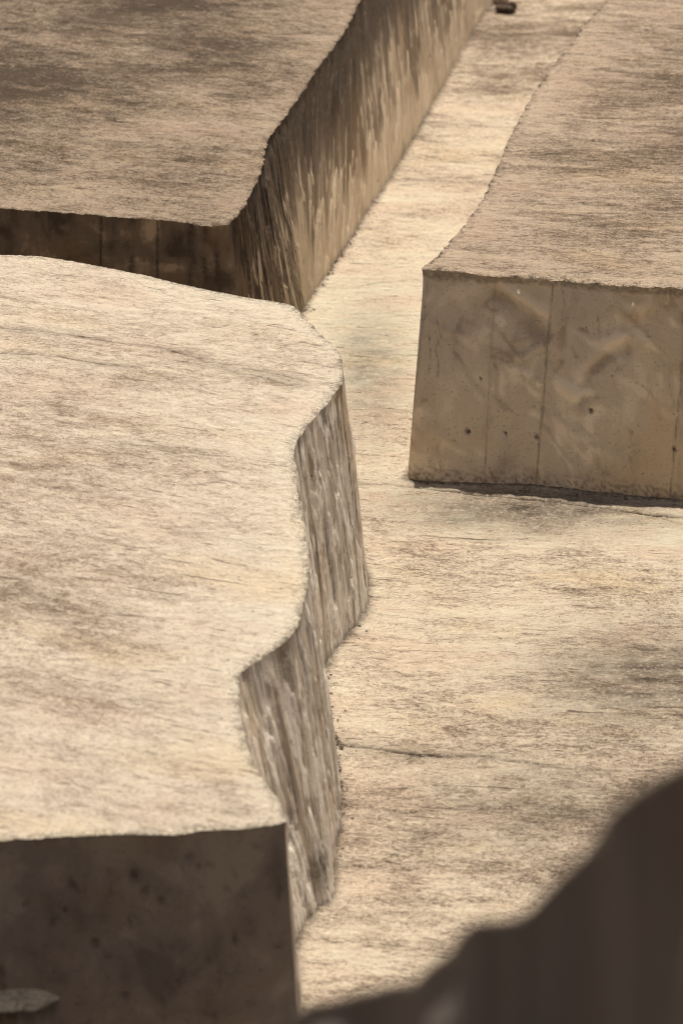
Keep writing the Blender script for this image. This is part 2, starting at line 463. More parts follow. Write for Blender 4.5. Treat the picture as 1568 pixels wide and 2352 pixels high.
        Xw = sx*(1-T)+bx2[:, None]*T; Yw = sy*(1-T)+by2[:, None]*T; Zw = tz[:, None]*(1-T)+bz[:, None]*T
        V = (tz-bz)[:, None]*(1-T)-.12
        hgt = np.zeros_like(U); tone = np.full_like(U, .5); stain = np.zeros_like(U)
        if nv > 20 and face_fn: hgt, tone, stain = face_fn(part, U, V, Xw, Yw, Zw, chain[run, 4], u)
        # smoothed normals for displacement
        nn = nrm[run].copy()
        for _ in range(8): nn[1:-1] = (nn[:-2]+nn[1:-1]*2+nn[2:])/4
        nn /= np.linalg.norm(nn, axis=1)[:, None]+1e-9
        edge = np.where(hgt > 0, sstep(0.02, .16, T*(H+.12)), sstep(0, .035, T*(H+.12)))
        eu = sstep(0, .03, U)*sstep(0, .03, u[-1]-U)
        dsp = hgt*edge*eu
        Xw = Xw+nn[:, 0][:, None]*dsp; Yw = Yw+nn[:, 1][:, None]*dsp
        Vt = loc(Xw.ravel(), Yw.ravel(), Zw.ravel())
        m_ = len(run); ii = np.arange(m_-1)[:, None]*nv+np.arange(nv-1)[None]
        f = np.stack([ii, ii+nv, ii+nv+1, ii+1], -1).reshape(-1, 4)
        if area > 0: f = f[:, ::-1]
        f = f[:, ::-1]
        link_mesh(part, Vt, f.tolist(), mats[part], root, attrs={'tone': tone.ravel(), 'stain': stain.ravel()}, uv=np.stack([U.ravel(), V.ravel()], -1))
    return root, chain

def P(tx, ty, bx_, by_, part, sharp=False, step=.013):
    return dict(t=bp(tx, ty, H), b=bp(bx_, by_, 0), part=part, sharp=sharp, step=step)
def W(x, y, bx_, by_, part, sharp=True, step=.3):
    return dict(t=(x, y), b=(bx_, by_), part=part, sharp=sharp, step=step)
def plane_top(x, y): return hill(y)+H
def img_u(ctrlpos, chainparam, u): return np.interp(ctrlpos, chainparam, u)

def grime(U, V, top=.05, base=.12, seed=0.0):
    s = sstep(top+.05*fbm(U*5+seed, V*0+2, 4, .6), 0, (V.max()-V))*.9
    s = np.maximum(s, sstep(base+.10*fbm(U*3+seed, V*0+7, 4, .6), 0, V)*.75)
    return np.clip(s, 0, 1)

# ================================================================= slab A, upper left
def faceA(part, U, V, X, Y, Z, cp, u):
    if part == 'side_face':
        h, tn = flames(U, V, int(u[-1]*34), (.05, .15), (.2, .7), .014, 11, u[-1], 1.6, .85)
        h2, t2 = flames(U, V, int(u[-1]*60), (.008, .02), (.1, .5), .006, 12, u[-1], 1.6)
        st = sstep(.85+.6*fbm(U*2.5, V*.5+3, 4, .6), .05, 1.6-V)*.7          # dark run-off from the rim
        st = np.maximum(st, sstep(.10, .0, V)*.35)
        tn = tn*.8+t2*.2+.30*sstep(.75, .1, V)-.18*sstep(.8, 1.5, V)  # tone raised low and lowered high, painting light bounced off the path
        uj = img_u(11.0, cp, u); near = sstep(uj+.03, uj-.03, U)                                            # facet before the junction painted as shaded, with stain in vertical streaks
        st = np.maximum(st, near*sstep(-.12, .12, fbm(U*14, V*.7, 4, .6))*.85); tn -= .12*near; tn += .25*np.exp(-((U-uj-.22)/.16)**2)*sstep(1.2, .5, V)
        chip = sstep(.20, .26, fbm(U*9+30, V*1.8, 3, .55))*sstep(1.5, .8, V); tn += .5*chip; st = st*(1-.8*chip)
        d = np.abs(U-uj); st = np.maximum(st, .8*np.exp(-(d/.018)**2)); h -= .01*np.exp(-(d/.015)**2)
        return h+h2, tn, st
    px, py = project(X, Y, Z)
    st = grime(U, V, .10, .10, 4)
    h = .006*fbm(U*2, V*2, 3)
    for xs_ in ((232, 500, 226, 900), (361, 510, 359, 900)):
        d = np.abs(px-(xs_[0]+(xs_[2]-xs_[0])*(py-xs_[1])/(xs_[3]-xs_[1])))
        st = np.maximum(st, np.exp(-(d/2.6)**2)*.9); h -= .012*np.exp(-(d/3)**2)
    for xs_ in (300, 438, 470, 500):
        d = np.abs(px-xs_-6*fbm(V*3, V*0+xs_, 3)); st = np.maximum(st, np.exp(-(d/7)**2)*.75*sstep(-.3, .3, fbm(V*3+xs_, U, 2)))
    tn = .45+.5*fbm(U*3+2, V*1.6, 4, .6)
    for (a, b, r1, r2) in ((345, 532, 11, 16), (272, 527, 8, 14), (400, 612, 34, 14), (470, 612, 22, 14), (150, 520, 14, 8)):
        tn += .55*np.exp(-(((px-a)/r1)**2+((py-b)/r2)**2))*(.6+1.2*fbm(U*12, V*12, 3)); 
    return h, np.clip(tn, 0, 1.4), np.clip(st, 0, 1)
baseA = np.array([bp(*q, 0) for q in ((694, 718), (770, 598), (832, 508), (950, 322), (1080, 80), (1135, 0))])
def foot(y): return (float(np.interp(y, baseA[:, 1], baseA[:, 0])), y)
baseA = np.concatenate([baseA, [[2.3, 34.8], [3.0, 38]]])
ctrlA = [
    W(-5.0, 22.7, -5.0, 22.65, 'front_face', step=.2),
    P(-120, 470, -120, 850, 'front_face', True), P(0, 475, 0, 862, 'front_face'), P(240, 492, 245, 885, 'front_face'), P(430, 508, 445, 905, 'front_face'), P(465, 516, 485, 912, 'front_face'), P(522, 511, 548, 912, 'front_face', True),
    P(531, 506, 562, 905, 'side_face', True),
    P(560, 468, 604, 862, 'side_face'), P(598, 385, 668, 775, 'side_face'), P(610, 325, 690, 728, 'side_face', False), P(628, 296, 696, 716, 'side_face', True),
    P(690, 212, 770, 598, 'side_face'), P(722, 160, 832, 508, 'side_face'), P(785, 75, 950, 322, 'side_face'), P(822, 2, 1040, 158, 'side_face'), P(838, -25, 1135, 0, 'side_face'),
    W(.72, 30.0, *foot(29.0), 'side_face', False, .05), W(1.32, 32.6, *foot(31.650000000000002), 'side_face', False, .1), W(1.9, 34.8, *foot(33.85), 'side_face', False, .3), W(2.65, 38, 2.85, 37.4, 'back_face'), W(-5.0, 38, -5.0, 38.1, 'left_face')]
ctrlA[1]['step'] = .02
for c in ctrlA:
    if c['part'] == 'side_face' and c['t'][1] > 24.6:
        k = min(1, (c['t'][1]-24.2)/1.5); fx, fy = foot(c['t'][1]+.12-1.0*k); c['b'] = (fx, fy)
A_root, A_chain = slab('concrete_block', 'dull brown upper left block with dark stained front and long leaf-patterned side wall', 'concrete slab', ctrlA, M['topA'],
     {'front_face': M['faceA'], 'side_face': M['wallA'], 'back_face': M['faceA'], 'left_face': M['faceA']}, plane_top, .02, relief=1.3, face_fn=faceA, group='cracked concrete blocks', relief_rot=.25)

# ================================================================= slab B, middle left
def faceB(part, U, V, X, Y, Z, cp, u):
    if part == 'side_face':
        h, tn = flames(U, V, int(u[-1]*40), (.04, .14), (.25, .8), .015, 21, u[-1], 1.6, .45)
        h2, t2 = flames(U, V, int(u[-1]*80), (.008, .022), (.15, .6), .007, 22, u[-1], 1.6)
        st = sstep(.35+.3*fbm(U*4, V*.5+3, 4, .6), 0, 1.6-V)*.35
        st = np.maximum(st, sstep(.09+.07*fbm(U*7, V*0, 3), .0, V)*.7)
        st = np.maximum(st, .6*sstep(.10, .28, fbm(U*9+2, V*.9, 4, .6)))
        chip = sstep(.16, .22, fbm(U*11+30, V*2.2+.6*U, 3, .55)); tn = tn+.55*chip; h = h+.004*chip; st = st*(1-.8*chip)
        px, py = project(X, Y, Z)
        for us in (.18, .55, .92, 1.5, 2.3, 3.0, 3.5, 4.1, 4.7):             # board joints
            d = np.abs(U-us-.02*V+.012*fbm(V*2, V*0+us, 3)); st = np.maximum(st, np.exp(-(d/.007)**2)*.95); h -= .012*np.exp(-(d/.009)**2)
        # mossy damp patch low on the near end
        d = ((px-728)/26)**2+((py-1990)/62)**2
        st = np.maximum(st, np.exp(-d**1.5)*1.0*(.75+.6*fbm(U*9, V*5, 4)))
        return h+h2, tn*.8+t2*.2, np.clip(st, 0, 1)
    st = sstep(.05+.03*fbm(U*5, V*0+2, 4, .6), 0, (1.6-V))*.5
    px, py = project(X, Y, Z)
    h = .012*fbm(U*2.2, V*2.2, 4, .55)
    tn = .45+.6*fbm(U*1.8+8, V*1.8, 4, .6)+.30*sstep(.9, 1.5, V)
    for (a, b, r) in ((310, 2010, 16), (435, 1965, 12), (455, 1990, 7), (220, 2165, 13), (370, 2065, 10), (150, 2090, 7), (520, 2040, 7), (300, 2170, 5), (480, 2205, 6), (290, 2285, 7), (250, 2000, 6)):
        d = np.hypot((px-a)/r, (py-b)/r*.8); k = np.exp(-d**2*1.5); st = np.maximum(st, k*(.7+.9*fbm(U*16, V*16, 3))); h -= .010*k
    st = np.maximum(st, .6*sstep(.2, .5, fbm(U*8+3, V*6, 4, .6)))
    return h, tn, np.clip(st, 0, 1)
cB = [(0, 585, 0, 960, 0), (90, 590, 90, 965, 0), (180, 602, 180, 985, 0), (330, 631, 335, 1040, 0), (430, 655, 445, 1080, 0), (560, 681, 590, 1130, 0), (663, 699, 700, 1165, 0),
      (697, 727, 745, 1200, 0), (735, 765, 790, 1245, 0), (768, 798, 822, 1290, 0), (783, 828, 840, 1338, 0), (784, 878, 838, 1408, 1),
      (740, 935, 803, 1458, 0), (692, 992, 752, 1522, 0), (674, 1030, 738, 1570, 0), (677, 1075, 740, 1620, 0), (684, 1150, 755, 1705, 0), (699, 1230, 770, 1795, 0), (706, 1300, 777, 1862, 0),
      (700, 1360, 776, 1893, 0), (687, 1418, 768, 1950, 0), (668, 1456, 757, 2072, 0), (610, 1503, 722, 2102, 0), (549, 1541, 685, 2146, 1),
      (547, 1610, 672, 2215, 0), (563, 1705, 678, 2320, 0), (600, 1788, 690, 2400, 0), (640, 1845, 697, 2470, 0)]
ctrlB = [W(-5.0, 21.2, -5.0, 21.3, 'back_face')]
for i, q in enumerate(cB):
    ctrlB.append(P(*q[:4], 'back_face' if i < 6 else 'side_face', bool(q[4]), .02 if i < 6 else .012))
ctrlB[1]['sharp'] = True
ctrlB += [P(656, 1886, 697, 2505, 'front_face', True), P(560, 1900, 585, 2530, 'front_face'), P(470, 1905, 490, 2540, 'front_face'), P(400, 1914, 415, 2550, 'front_face'), P(300, 1914, 310, 2552, 'front_face'),
          P(200, 1917, 205, 2556, 'front_face'), P(100, 1921, 100, 2560, 'front_face'), P(-40, 1931, -40, 2572, 'front_face', True), P(-100, 1935, -100, 2575, 'front_face', True, .2), W(-5.0, 15.2, -5.0, 15.15, 'left_face')]
cracksB = [([(-30, 752), (120, 762), (250, 783), (370, 800), (450, 822), (520, 852), (590, 866), (660, 884), (730, 888), (782, 880)], .006, .7),
           ([(430, 812), (500, 838), (560, 862)], .012, .4),
           ([(-30, 812), (80, 815), (190, 828), (300, 842)], .006, .7),
           ([(560, 846), (610, 856), (690, 873)], .005, .8),
           ([(60, 1350), (130, 1378)], .008, .6), ([(230, 1012), (370, 1030), (520, 1050)], .005, .5), ([(330, 1210), (470, 1225), (600, 1262)], .005, .4), ([(300, 1605), (420, 1612), (540, 1618)], .009, .35), ([(-20, 1310), (60, 1325), (180, 1350)], .006, .3), ([(110, 1120), (300, 1150), (480, 1185)], .005, .35)]
B_root, B_chain = slab('concrete_block', 'palest sunlit block at middle left with a wavy right edge and long thin cracks', 'concrete slab', ctrlB, M['topB'],
     {'front_face': M['faceB'], 'side_face': M['wallB'], 'back_face': M['faceA'], 'left_face': M['faceA']}, plane_top, .018, cracksB, relief=.9, dull_len=1.5, dull_off=.22, dull_var=.35, jag=.6, face_fn=faceB, group='cracked concrete blocks', relief_rot=.2)

# ================================================================= slab C, right
def faceC(part, U, V, X, Y, Z, cp, u):
    px, py = project(X, Y, Z)
    h = .006*fbm(U*1.6+3, V*1.6, 3); tn = .5+.35*fbm(U*2+1, V*2, 4, .6)
    st = np.zeros_like(U)
    # wrinkles left by the form sheet, shading painted through tone: (points, width, height, tone)
    wr = [([(985, 735), (1020, 756), (1060, 768), (1122, 778)], 7, .016, -.1), ([(1140, 672), (1180, 716), (1215, 745), (1245, 772)], 22, -.026, -.3), ([(1150, 650), (1200, 680), (1255, 720)], 13, .022, .3),
          ([(1180, 822), (1205, 820), (1228, 802), (1250, 792)], 6, .020, .1), ([(1175, 800), (1200, 808), (1225, 790)], 8, -.014, -.2), ([(1165, 838), (1200, 852), (1240, 885)], 9, .014, .15),
          ([(1320, 905), (1335, 850), (1360, 812), (1400, 780), (1440, 768), (1490, 785)], 15, .026, .15), ([(1338, 910), (1352, 862), (1385, 826), (1440, 800)], 13, -.022, -.3),
          ([(1285, 880), (1320, 905), (1350, 900)], 14, .018, .25), ([(1240, 812), (1290, 858), (1330, 880)], 9, -.012, -.15), ([(1395, 672), (1410, 702), (1450, 715), (1500, 690)], 16, .018, .1),
          ([(1010, 1000), (1060, 1010), (1100, 1040)], 12, .010, .1), ([(1320, 1000), (1370, 1030), (1420, 1060)], 14, .012, .1), ([(1430, 880), (1450, 950), (1480, 1000)], 14, .010, .05),
          ([(1015, 690), (1050, 665), (1100, 660)], 18, .012, .1), ([(1130, 850), (1180, 830), (1220, 845)], 12, -.010, -.12), ([(1000, 860), (1030, 930), (1040, 985)], 16, .010, .08)]
    wr = [(a_, b_, c_*.8, d_*(1.5 if d_ > 0 else .8)) for a_, b_, c_, d_ in wr]
    wx = px+5*fbm(U*8, V*8, 3); wy = py+5*fbm(U*8+9, V*8, 3)
    for pts, wd, hh, tt in wr:
        k = np.exp(-(seg_dist(wx, wy, pts)/wd)**2)*(.8+.5*fbm(U*6, V*6, 2)); h += hh*k; tn += tt*k*1.5
    rdg = (1-np.abs(fbm(U*2.1+7, V*2.1+U, 3, .5))*6).clip(0)*sstep(-.1, .2, fbm(U*1.5, V*1.5+4, 2)); h += .002*rdg; tn += .4*rdg-.35*(1-np.abs(fbm(U*2.1+7.12, V*2.1+U-.15, 3, .5))*6).clip(0)*(rdg > 0)  # ridges painted lighter, with an offset dark side as shading
    # panel joints
    for (xa, ya, xb, yb, wd, am) in ((1136, 640, 1113, 1105, 1.7, .75), (1269, 655, 1230, 1125, 2.3, 1.0), (1567, 830, 1538, 1150, 2.4, 1.0), (1572, 660, 1567, 830, 2.0, .7), (981, 650, 953, 900, 2.6, .55)):
        d = np.abs(px-(xa+(xb-xa)*(py-ya)/(yb-ya))-1.6*fbm(V*9, V*0+xa, 3))
        gate = (.6+.9*fbm(V*6+xa, V*0+1, 3)).clip(.2, 1)*sstep(ya-10, ya, py)
        st = np.maximum(st, am*gate*np.exp(-(d/wd)**2)); h -= .007*am*np.exp(-(d/2.6)**2)
        side = (px > xa+(xb-xa)*(py-ya)/(yb-ya)).astype(float)
        h += .003*side
    for (a, b, r) in ((1074, 990, 6), (1233, 1003, 5), (1548, 1030, 5), (1357, 943, 5), (1160, 995, 2.5), (1035, 1037, 2.5), (1103, 870, 2.5)):
        d = np.hypot(px-a, py-b)+1.5*fbm(U*30, V*30, 2); st = np.maximum(st, sstep(r*1.5, r*.7, d)); h -= .03*sstep(r*1.2, r*.4, d)
    # dirty rim and honeycombed foot
    rimh = .055+.045*fbm(U*4+6, V*0, 4, .7)+.02*fbm(U*25, V*0+3, 2)
    st = np.maximum(st, sstep(rimh, rimh*.55, 1.6-V)*.62)
    foot = .20+.08*fbm(U*4, V*0+1, 3)
    st = np.maximum(st, sstep(foot, foot*.2, V)*.75*sstep(.0, .30, fbm(U*22, V*40, 3, .7)+.12)); h += sstep(foot, 0, V)*.010*fbm(U*26, V*34, 4, .7)
    st = np.maximum(st, sstep(.035, .01, V)*.9)
    # hair cracks near the corner
    for pts in ([(1003, 735), (1012, 770), (1000, 800), (1008, 840), (1002, 870)], [(985, 770), (990, 830), (982, 860)], [(1290, 660), (1297, 700), (1290, 720)]):
        st = np.maximum(st, .6*np.exp(-(seg_dist(px+3*fbm(U*30, V*30, 2), py, pts)/1.6)**2))
    return h, tn, np.clip(st, 0, 1)
lx = .10
def CL(x, y, part='side_face', **k): 
    q = bp(x, y, H); return dict(t=q, b=(q[0]-lx, q[1]+.02), part=part, sharp=False, step=.02)
ctrlC = [P(972, 615, 932, 1104, 'front_face', True), P(990, 616, 953, 1110, 'front_face'), P(1070, 622, 1040, 1116, 'front_face'), P(1130, 631, 1108, 1119, 'front_face'), P(1180, 633, 1160, 1121, 'front_face'), P(1270, 640, 1238, 1125, 'front_face'),
         P(1340, 647, 1320, 1134, 'front_face'), P(1420, 653, 1400, 1142, 'front_face'), P(1600, 661, 1590, 1158, 'front_face', True),
         P(2000, 690, 1990, 1190, 'front_face', True, .1), W(5.6, 22.5, 5.65, 22.5, 'right_face'), W(6.2, 38, 6.2, 38, 'back_face'), W(4.6, 38, 4.5, 38, 'side_face', step=.3),
         CL(1450, -75), CL(1386, 6), CL(1347, 50), CL(1316, 93), CL(1289, 128), CL(1259, 165), CL(1222, 222), CL(1189, 283), CL(1166, 330), CL(1148, 375), CL(1128, 421), CL(1099, 473), CL(1061, 526), CL(1012, 580)]
ctrlC[13]['sharp'] = True; ctrlC[0]['t'] = bp(972, 615, H)
C_root, C_chain = slab('concrete_block', 'right hand block with a smooth tan face, crumpled marks and dark upright joints', 'concrete slab', ctrlC, M['topC'],
     {'front_face': M['faceC'], 'side_face': M['faceC'], 'right_face': M['faceC'], 'back_face': M['faceC']}, plane_top, .019, relief=1.3, rim_stain=1.0, face_fn=lambda part, *a: faceC(part, *a) if part == 'front_face' else (np.zeros_like(a[0]), np.full_like(a[0], .7), np.zeros_like(a[0])), group='cracked concrete blocks', relief_rot=.10)

# ================================================================= slab E, small wedge bottom left
def faceE(part, U, V, X, Y, Z, cp, u):
    return .012*fbm(U*9, V*1.2, 4), .4+.5*fbm(U*8, V, 3), grime(U, V, .12, .1, 2)
ctrlE = [P(-60, 2281, -60, 2850, 'back_face', True), P(0, 2275, 0, 2850, 'back_face'), P(73, 2273, 73, 2850, 'back_face'), P(104, 2277, 104, 2855, 'back_face'), P(137, 2290, 142, 2880, 'side_face', True),
         P(120, 2300, 122, 2900, 'side_face'), P(97, 2311, 100, 2920, 'side_face'), P(79, 2320, 83, 2940, 'side_face', True), P(40, 2319, 42, 2945, 'front_face'), P(0, 2325, 0, 2950, 'front_face'), P(-80, 2332, -80, 2960, 'front_face', True, .05),
         W(-3.6, 11.2, -3.6, 11.0, 'left_face'), W(-4.4, 13.6, -4.4, 13.7, 'back_face')]
for c in ctrlE[:11]:
    c['b'] = (c['t'][0]+(.02 if c['t'][0] > -1.2 else 0), c['t'][1])
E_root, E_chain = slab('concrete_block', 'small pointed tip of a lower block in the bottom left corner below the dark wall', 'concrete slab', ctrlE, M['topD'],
     {'front_face': M['faceA'], 'side_face': M['wallD'], 'left_face': M['faceA'], 'back_face': M['faceA']}, plane_top, .015, relief=1.6, dull_off=-.9, jag=.3, face_fn=faceE, group='cracked concrete blocks')  # dull offset darkens the wedge top further, as vignette

# ================================================================= slab D, dark out of focus slab bottom right
rimD = [(1760, 1640, 4.7), (1660, 1700, 4.75), (1568, 1752, 4.85), (1519, 1776, 4.9), (1446, 1822, 5.0), (1395, 1866, 5.1), (1378, 1925, 5.18), (1334, 1965, 5.25), (1294, 2000, 5.33), (1250, 2050, 5.4), (1210, 2095, 5.45), (1165, 2110, 5.5), (1092, 2114, 5.55),
        (1059, 2136, 5.62), (1036, 2184, 5.7), (980, 2224, 5.8), (947, 2259, 5.9), (885, 2264, 6.0), (801, 2286, 6.15), (728, 2305, 6.3), (689, 2318, 6.4), (640, 2345, 6.5), (520, 2420, 6.7), (300, 2520, 7.0)]
rD = []
for a, b, y in rimD:
    u_, t_ = ray(a, b); rD.append((u_*y, y, t_*y))
rD = np.array(rD)
def nearD(x, y):
    # height of the rim at this x, falling away behind it with the slope of the near bank
    o = np.argsort(rD[:, 0]); zr = np.interp(x, rD[o, 0], rD[o, 2]); yr = np.interp(x, rD[o, 0], rD[o, 1])
    return zr-.52*np.clip(y-yr, 0, None)
def faceD(part, U, V, X, Y, Z, cp, u):
    h, tn = flames(U, V, int(u[-1]*6), (.10, .30), (.4, 1.2), .06, 31, u[-1], 2.2); tn = .5+.5*(tn-.5)+.5*fbm(U*1.6, V*.8, 2)
    return h, tn, np.zeros_like(h)
ctrlD = [dict(t=(q[0], q[1]), b=(q[0]+.03, q[1]-.12), part='front_face', sharp=(i in (0, len(rD)-1)), step=.02) for i, q in enumerate(rD)]
ctrlD += [W(-.9, 8.8, -.9, 8.9, 'back_face'), W(2.2, 8.2, 2.3, 8.3, 'right_face')]
ctrlD[len(rD)-1]['part'] = 'left_face'
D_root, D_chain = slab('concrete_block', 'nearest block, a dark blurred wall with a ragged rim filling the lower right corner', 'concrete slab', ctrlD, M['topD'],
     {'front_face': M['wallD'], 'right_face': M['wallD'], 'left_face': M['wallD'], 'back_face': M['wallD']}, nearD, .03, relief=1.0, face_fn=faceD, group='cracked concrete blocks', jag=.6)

# ================================================================= path and ground
def path_sheet():
    b = [(-5.5, 12.9), (6.4, 12.9), (6.4, 37.9), (-5.5, 37.9)]
    bases = [ch[:, 2:4] for ch in (A_chain, B_chain, C_chain)]
    g = .019
    gx = np.arange(-1.3, 4.2, g); gy = np.arange(14.2, 33.5, g*1.25)
    X, Y = np.meshgrid(gx, gy); X = X.ravel()+rng.uniform(-.3, .3, X.size)*g; Y = Y.ravel()+rng.uniform(-.3, .3, Y.size)*g
    px, py = project(X, Y, hill(Y)); vis = (px > -40) & (px < 1610) & (py > -40) & (py < 2400)
    X, Y = X[vis], Y[vis]
    out = np.ones(len(X), bool)
    for bs in bases:
        bb = bs[::3]; out &= ~inside(X, Y, list(map(tuple, bb)))
    # what is hidden behind slab tops needs no fine grid
    def hidden(X, Y, ch):
        px, py = project(X, Y, hill(Y)); tx, ty = project(ch[:, 0], ch[:, 1], hill(ch[:, 1])+H)
        return inside(px, py, list(zip(tx[::3], ty[::3])))
    hid = hidden(X, Y, B_chain) | hidden(X, Y, C_chain)
    out &= ~(hid & (rng.random(len(X)) > .15))
    X, Y = X[out], Y[out]
    cx, cy = np.meshgrid(np.arange(-5.2, 6.3, .3), np.arange(13.1, 37.8, .3)); X = np.concatenate([X, cx.ravel()]); Y = np.concatenate([Y, cy.ravel()])
    cr = [([(815, 1112), (900, 1116), (990, 1128), (1100, 1142), (1200, 1152), (1330, 1165), (1450, 1182), (1600, 1200)], .010, 1.0),
          ([(1400, 1172), (1500, 1192), (1600, 1222)], .007, .8),
          ([(768, 1712), (850, 1722), (960, 1738), (1100, 1745), (1250, 1768), (1420, 1778)], .014, 1.0), ([(1120, 1752), (1200, 1757), (1330, 1770)], .006, .7),
          ([(730, 665), (800, 668), (860, 655), (960, 648)], .012, .35), ([(1170, 1238), (1260, 1246)], .005, .5), ([(780, 1880), (860, 1886)], .008, .3)]
    cpl = []
    for pts, wd, am in cr:
        pts = [bp(*p, 0) for p in pts]; dense = []
        for a, c in zip(pts[:-1], pts[1:]):
            k = max(1, int(math.dist(a, c)/.02)); dense += [(a[0]+(c[0]-a[0])*j/k, a[1]+(c[1]-a[1])*j/k) for j in range(k)]
        d = np.array(dense+[pts[-1]]); sI = np.arange(len(d))*.02; d[:, 1] += .04*fbm(sI*2.5+len(cpl)*7, sI*0, 4, .6)
        cpl.append((d, wd, am))
        for o_ in (-.03, -.014, -.005, 0.001, .006, .014, .03): X = np.concatenate([X, d[:, 0]]); Y = np.concatenate([Y, d[:, 1]+o_])
    m = (X > -5.49) & (X < 6.39) & (Y > 12.91) & (Y < 37.89); X, Y = X[m], Y[m]
    res = cdt([Vector(p) for p in b]+[Vector((a, c)) for a, c in zip(X, Y)], [], [[0, 1, 2, 3]], 1, 1e-6)
    co = np.array([tuple(v) for v in res[0]]); x, y = co[:, 0], co[:, 1]
    a_ = x*math.cos(.1)-y*math.sin(.1); b_ = x*math.sin(.1)+y*math.cos(.1)
    z = hill(y)+.03*fbm(a_*.5, b_*.6, 2)+.012*fbm(a_*1.6, b_*7, 4, .6)+.006*fbm(a_*6, b_*22, 3, .6)+.004*fbm(x*24, y*24, 2)
    z[(y < 12.92)] = hill(12.9)+.02
    stain = np.zeros(len(z))
    for d, wd, amt in cpl:
        wd = wd*1.8
        kk = kdtree.KDTree(len(d))
        for i, p in enumerate(d): kk.insert((p[0], p[1], 0), i)
        kk.balance()
        for i in np.where(np.abs(y-d[:, 1].mean()) < 1.5)[0]:
            q, j, dd = kk.find((x[i], y[i], 0))
            if dd < .12:
                brk = .85+.9*float(perlin(np.array([j*.05]), np.array([wd*99]))[0])
                if brk <= 0: continue
                z[i] -= .014*amt*brk*math.exp(-(dd/(wd*.8))**2)
                stain[i] = max(stain[i], amt*brk*math.exp(-(dd/wd)**2), .35*amt*brk*math.exp(-(dd/(wd*5))**2))
    # soil gathered along the feet of the walls
    allb = np.concatenate([bs[::2] for bs in bases]); kk = kdtree.KDTree(len(allb))
    for i, p in enumerate(allb): kk.insert((p[0], p[1], 0), i)
    kk.balance()
    dd = np.array([kk.find((p, q, 0))[2] for p, q in zip(x, y)])
    ragged = .035+.05*np.abs(fbm(x*6, y*14, 3, .7))
    stain = np.maximum(stain, .9*np.exp(-(dd/ragged)**2)*(dd < .4))
    z += .012*np.exp(-(dd/.05)**2)
    # damp grey patch before the right slab
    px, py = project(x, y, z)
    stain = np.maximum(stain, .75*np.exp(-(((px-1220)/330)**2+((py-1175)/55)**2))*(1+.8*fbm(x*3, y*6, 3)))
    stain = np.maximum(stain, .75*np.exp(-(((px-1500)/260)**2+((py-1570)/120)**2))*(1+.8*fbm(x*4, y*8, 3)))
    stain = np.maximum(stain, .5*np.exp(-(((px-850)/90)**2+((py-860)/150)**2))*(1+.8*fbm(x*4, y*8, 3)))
    dull = .6*sstep(25.5, 32, y)+.45*sstep(19.2, 16.5, y)-.55*np.exp(-((y-24.0)/1.6)**2)+.5*fbm(x*.9, y*1.6, 3)  # vignette in the colour: far path darkened, middle band brightened
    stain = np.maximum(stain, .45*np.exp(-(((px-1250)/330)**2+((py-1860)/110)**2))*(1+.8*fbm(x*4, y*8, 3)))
    root = (0.0, 20.0, hill(20.0))
    o = link_mesh('path', np.stack([x, y-20.0, z-root[2]+.02], -1), res[2], M['path'], attrs={'stain': np.clip(stain, 0, 1), 'rim': np.zeros(len(z)), 'dull': dull})
    o.location = (0, 20.0, root[2]+CAMZ); o['kind'] = 'structure'; o['label'] = 'pale trowelled concrete path running between the slabs'
    return o
path_sheet()

t = NT('dry_hillside'); v = t.coord('Object'); n1 = t.noise(v, .25, 8, .6); n2 = t.noise(v, 3, 6, .7)
f = t.math('ADD', t.math('MULTIPLY', n1, .6), t.math('MULTIPLY', n2, .4))
M['ground'] = t.done(t.mix(t.ramp(f, .35, .65), (.07, .055, .035), (.19, .15, .10)), t.bump(n2, .05))
gy = np.concatenate([np.linspace(-400, -20, 30), np.arange(-19, 60, .5), np.linspace(61, 120, 40), np.linspace(125, 900, 40)])
gx = np.concatenate([np.linspace(-600, -40, 24), np.arange(-38, 39, 2.0), np.linspace(40, 600, 24)])
GX, GY = np.meshgrid(gx, gy); GZ = ground_z(GY)+.3*fbm(GX*.05, GY*.05, 3)*sstep(12, 40, np.hypot(GX, GY-22))-.02
GZ += 3*fbm(GX*.01, GY*.01, 3)*sstep(50, 150, np.hypot(GX, GY-22))
nx, ny = len(gx), len(gy); ii = (np.arange(ny-1)[:, None]*nx+np.arange(nx-1)[None]).ravel()
go = link_mesh('ground', np.stack([GX.ravel(), GY.ravel(), GZ.ravel()], -1), np.stack([ii, ii+1, ii+nx+1, ii+nx], -1).tolist(), M['ground'])
go.location = (0, 0, CAMZ); go['kind'] = 'structure'; go['label'] = 'dry earth hillside under and around the slabs'

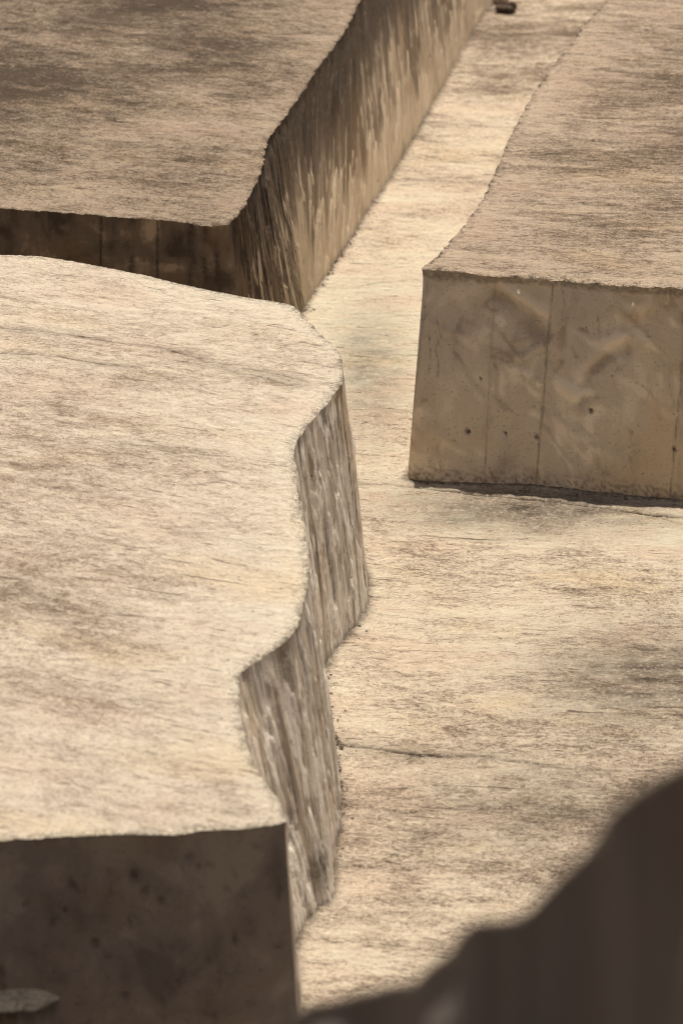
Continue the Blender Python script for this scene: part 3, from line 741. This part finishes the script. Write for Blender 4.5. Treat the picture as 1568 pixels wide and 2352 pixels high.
# ================================================================= stones on the path
def stone_material(name, c1, c2):
    t = NT(name); v = t.coord('Object'); n = t.noise(v, 18, 6, .7); n2 = t.noise(v, 70, 3, .7)
    return t.done(t.mix(t.ramp(n, .35, .65), c1, c2), t.bump(t.math('ADD', n, t.math('MULTIPLY', n2, .3)), .02))
def rock(name, label, x, y, lobes, mat, group=None):
    """lobes: (dx,dy,dz,rx,ry,rz); joined into one faceted lump by taking the outermost radius"""
    import bmesh
    bm = bmesh.new(); bmesh.ops.create_icosphere(bm, subdivisions=5, radius=1)
    lob = np.array(lobes)
    for vv in bm.verts:
        d = np.array(vv.co); best = 0
        for l in lob:
            c = l[:3]; r = l[3:]
            A_ = ((d/r)**2).sum(); B_ = -2*((d*c)/r**2).sum(); C_ = ((c/r)**2).sum()-1
            disc = B_*B_-4*A_*C_
            if disc >= 0: best = max(best, (-B_+math.sqrt(disc))/(2*A_))
        k = 1+.10*float(fbm(np.array([d[0]*2.2+d[2]*1.3+x]), np.array([d[1]*2.2-d[2]+y]), 3)[0])
        vv.co = Vector(d*best*k)
    me = bpy.data.meshes.new(name); bm.to_mesh(me); bm.free()
    me.polygons.foreach_set('use_smooth', [True]*len(me.polygons)); me.materials.append(mat)
    o = bpy.data.objects.new(name, me); C.objects.link(o)
    o.location = (x, y, hill(y)+CAMZ+.02); o['label'] = label; o['category'] = 'stone'
    if group: o['group'] = group
    return o
sx_, sy_ = bp(1164, 30, 0)
rock('rock', 'dark brown two-humped stone lying on the path at the top edge of the picture', sx_, sy_,
     [(-.06, 0, .035, .07, .07, .045), (0, 0, .03, .10, .08, .045), (.055, .01, .06, .055, .06, .06)], stone_material('dark_stone', (.045, .03, .022), (.12, .085, .06)))
sx2, sy2 = bp(1150, 12, 0)
rock('rock', 'pale grey stone half hidden behind the dark stone on the path', sx2, sy2+.05, [(0, 0, .03, .09, .07, .07), (.03, 0, .05, .05, .05, .06)], stone_material('pale_stone', (.35, .31, .26), (.55, .48, .40)))

# grit gathered at the feet of the walls: one mass
def grit():
    V, F = [], []
    r = np.random.default_rng(5)
    def crumb(x, y, z, s):
        k = len(V); pts = [(1,0,0),(-1,0,0),(0,1,0),(0,-1,0),(0,0,1),(0,0,-1)]
        for p in pts:
            j = r.uniform(.6, 1.2); V.append((x+p[0]*s*j*1.2, y+p[1]*s*j, z+p[2]*s*j*.8))
        for a in ((0,2,4),(2,1,4),(1,3,4),(3,0,4),(2,0,5),(1,2,5),(3,1,5),(0,3,5)): F.append(tuple(k+i for i in a))
    for ch, part, dens in ((A_chain, (7, 16), 90), (B_chain, (12, 24), 80), (C_chain, (0, 8), 60)):
        m = (ch[:, 4] >= part[0]) & (ch[:, 4] < part[1]); c = ch[m]
        L = np.hypot(*np.diff(c[:, 2:4], axis=0).T).sum()
        for _ in range(int(L*dens)):
            i = r.integers(1, len(c)-1); tx, ty = c[i+1 if i+1 < len(c) else i, 2]-c[i-1, 2], c[i+1 if i+1 < len(c) else i, 3]-c[i-1, 3]
            l = math.hypot(tx, ty)+1e-9; out = abs(r.normal(0, .02))*(3 if r.random() < .12 else 1)+.012
            ox, oy = c[i, 2]-c[i, 0], c[i, 3]-c[i, 1]
            nx_, ny_ = ty/l, -tx/l
            if nx_*ox+ny_*oy < 0: nx_, ny_ = -nx_, -ny_
            x, y = c[i, 2]+nx_*out, c[i, 3]+ny_*out
            crumb(x, y, hill(y)+.028, r.uniform(.003, .009)*(1+r.random()**6*1.5))
    for _ in range(260):
        px, py = r.uniform(760, 1560), r.uniform(600, 2300); x, y = bp(px, py, 0); crumb(x, y, hill(y)+.027, r.uniform(.002, .005))
    V2 = np.array(V); o = link_mesh('grit', V2-np.array([0, 20, hill(20)]), F, stone_material('grit_stone', (.06, .045, .035), (.22, .17, .12)), smooth=False)
    o.location = (0, 20, hill(20)+CAMZ); o['kind'] = 'stuff'; o['label'] = 'loose dark grit gathered along the feet of the walls'; o['category'] = 'grit'
grit()
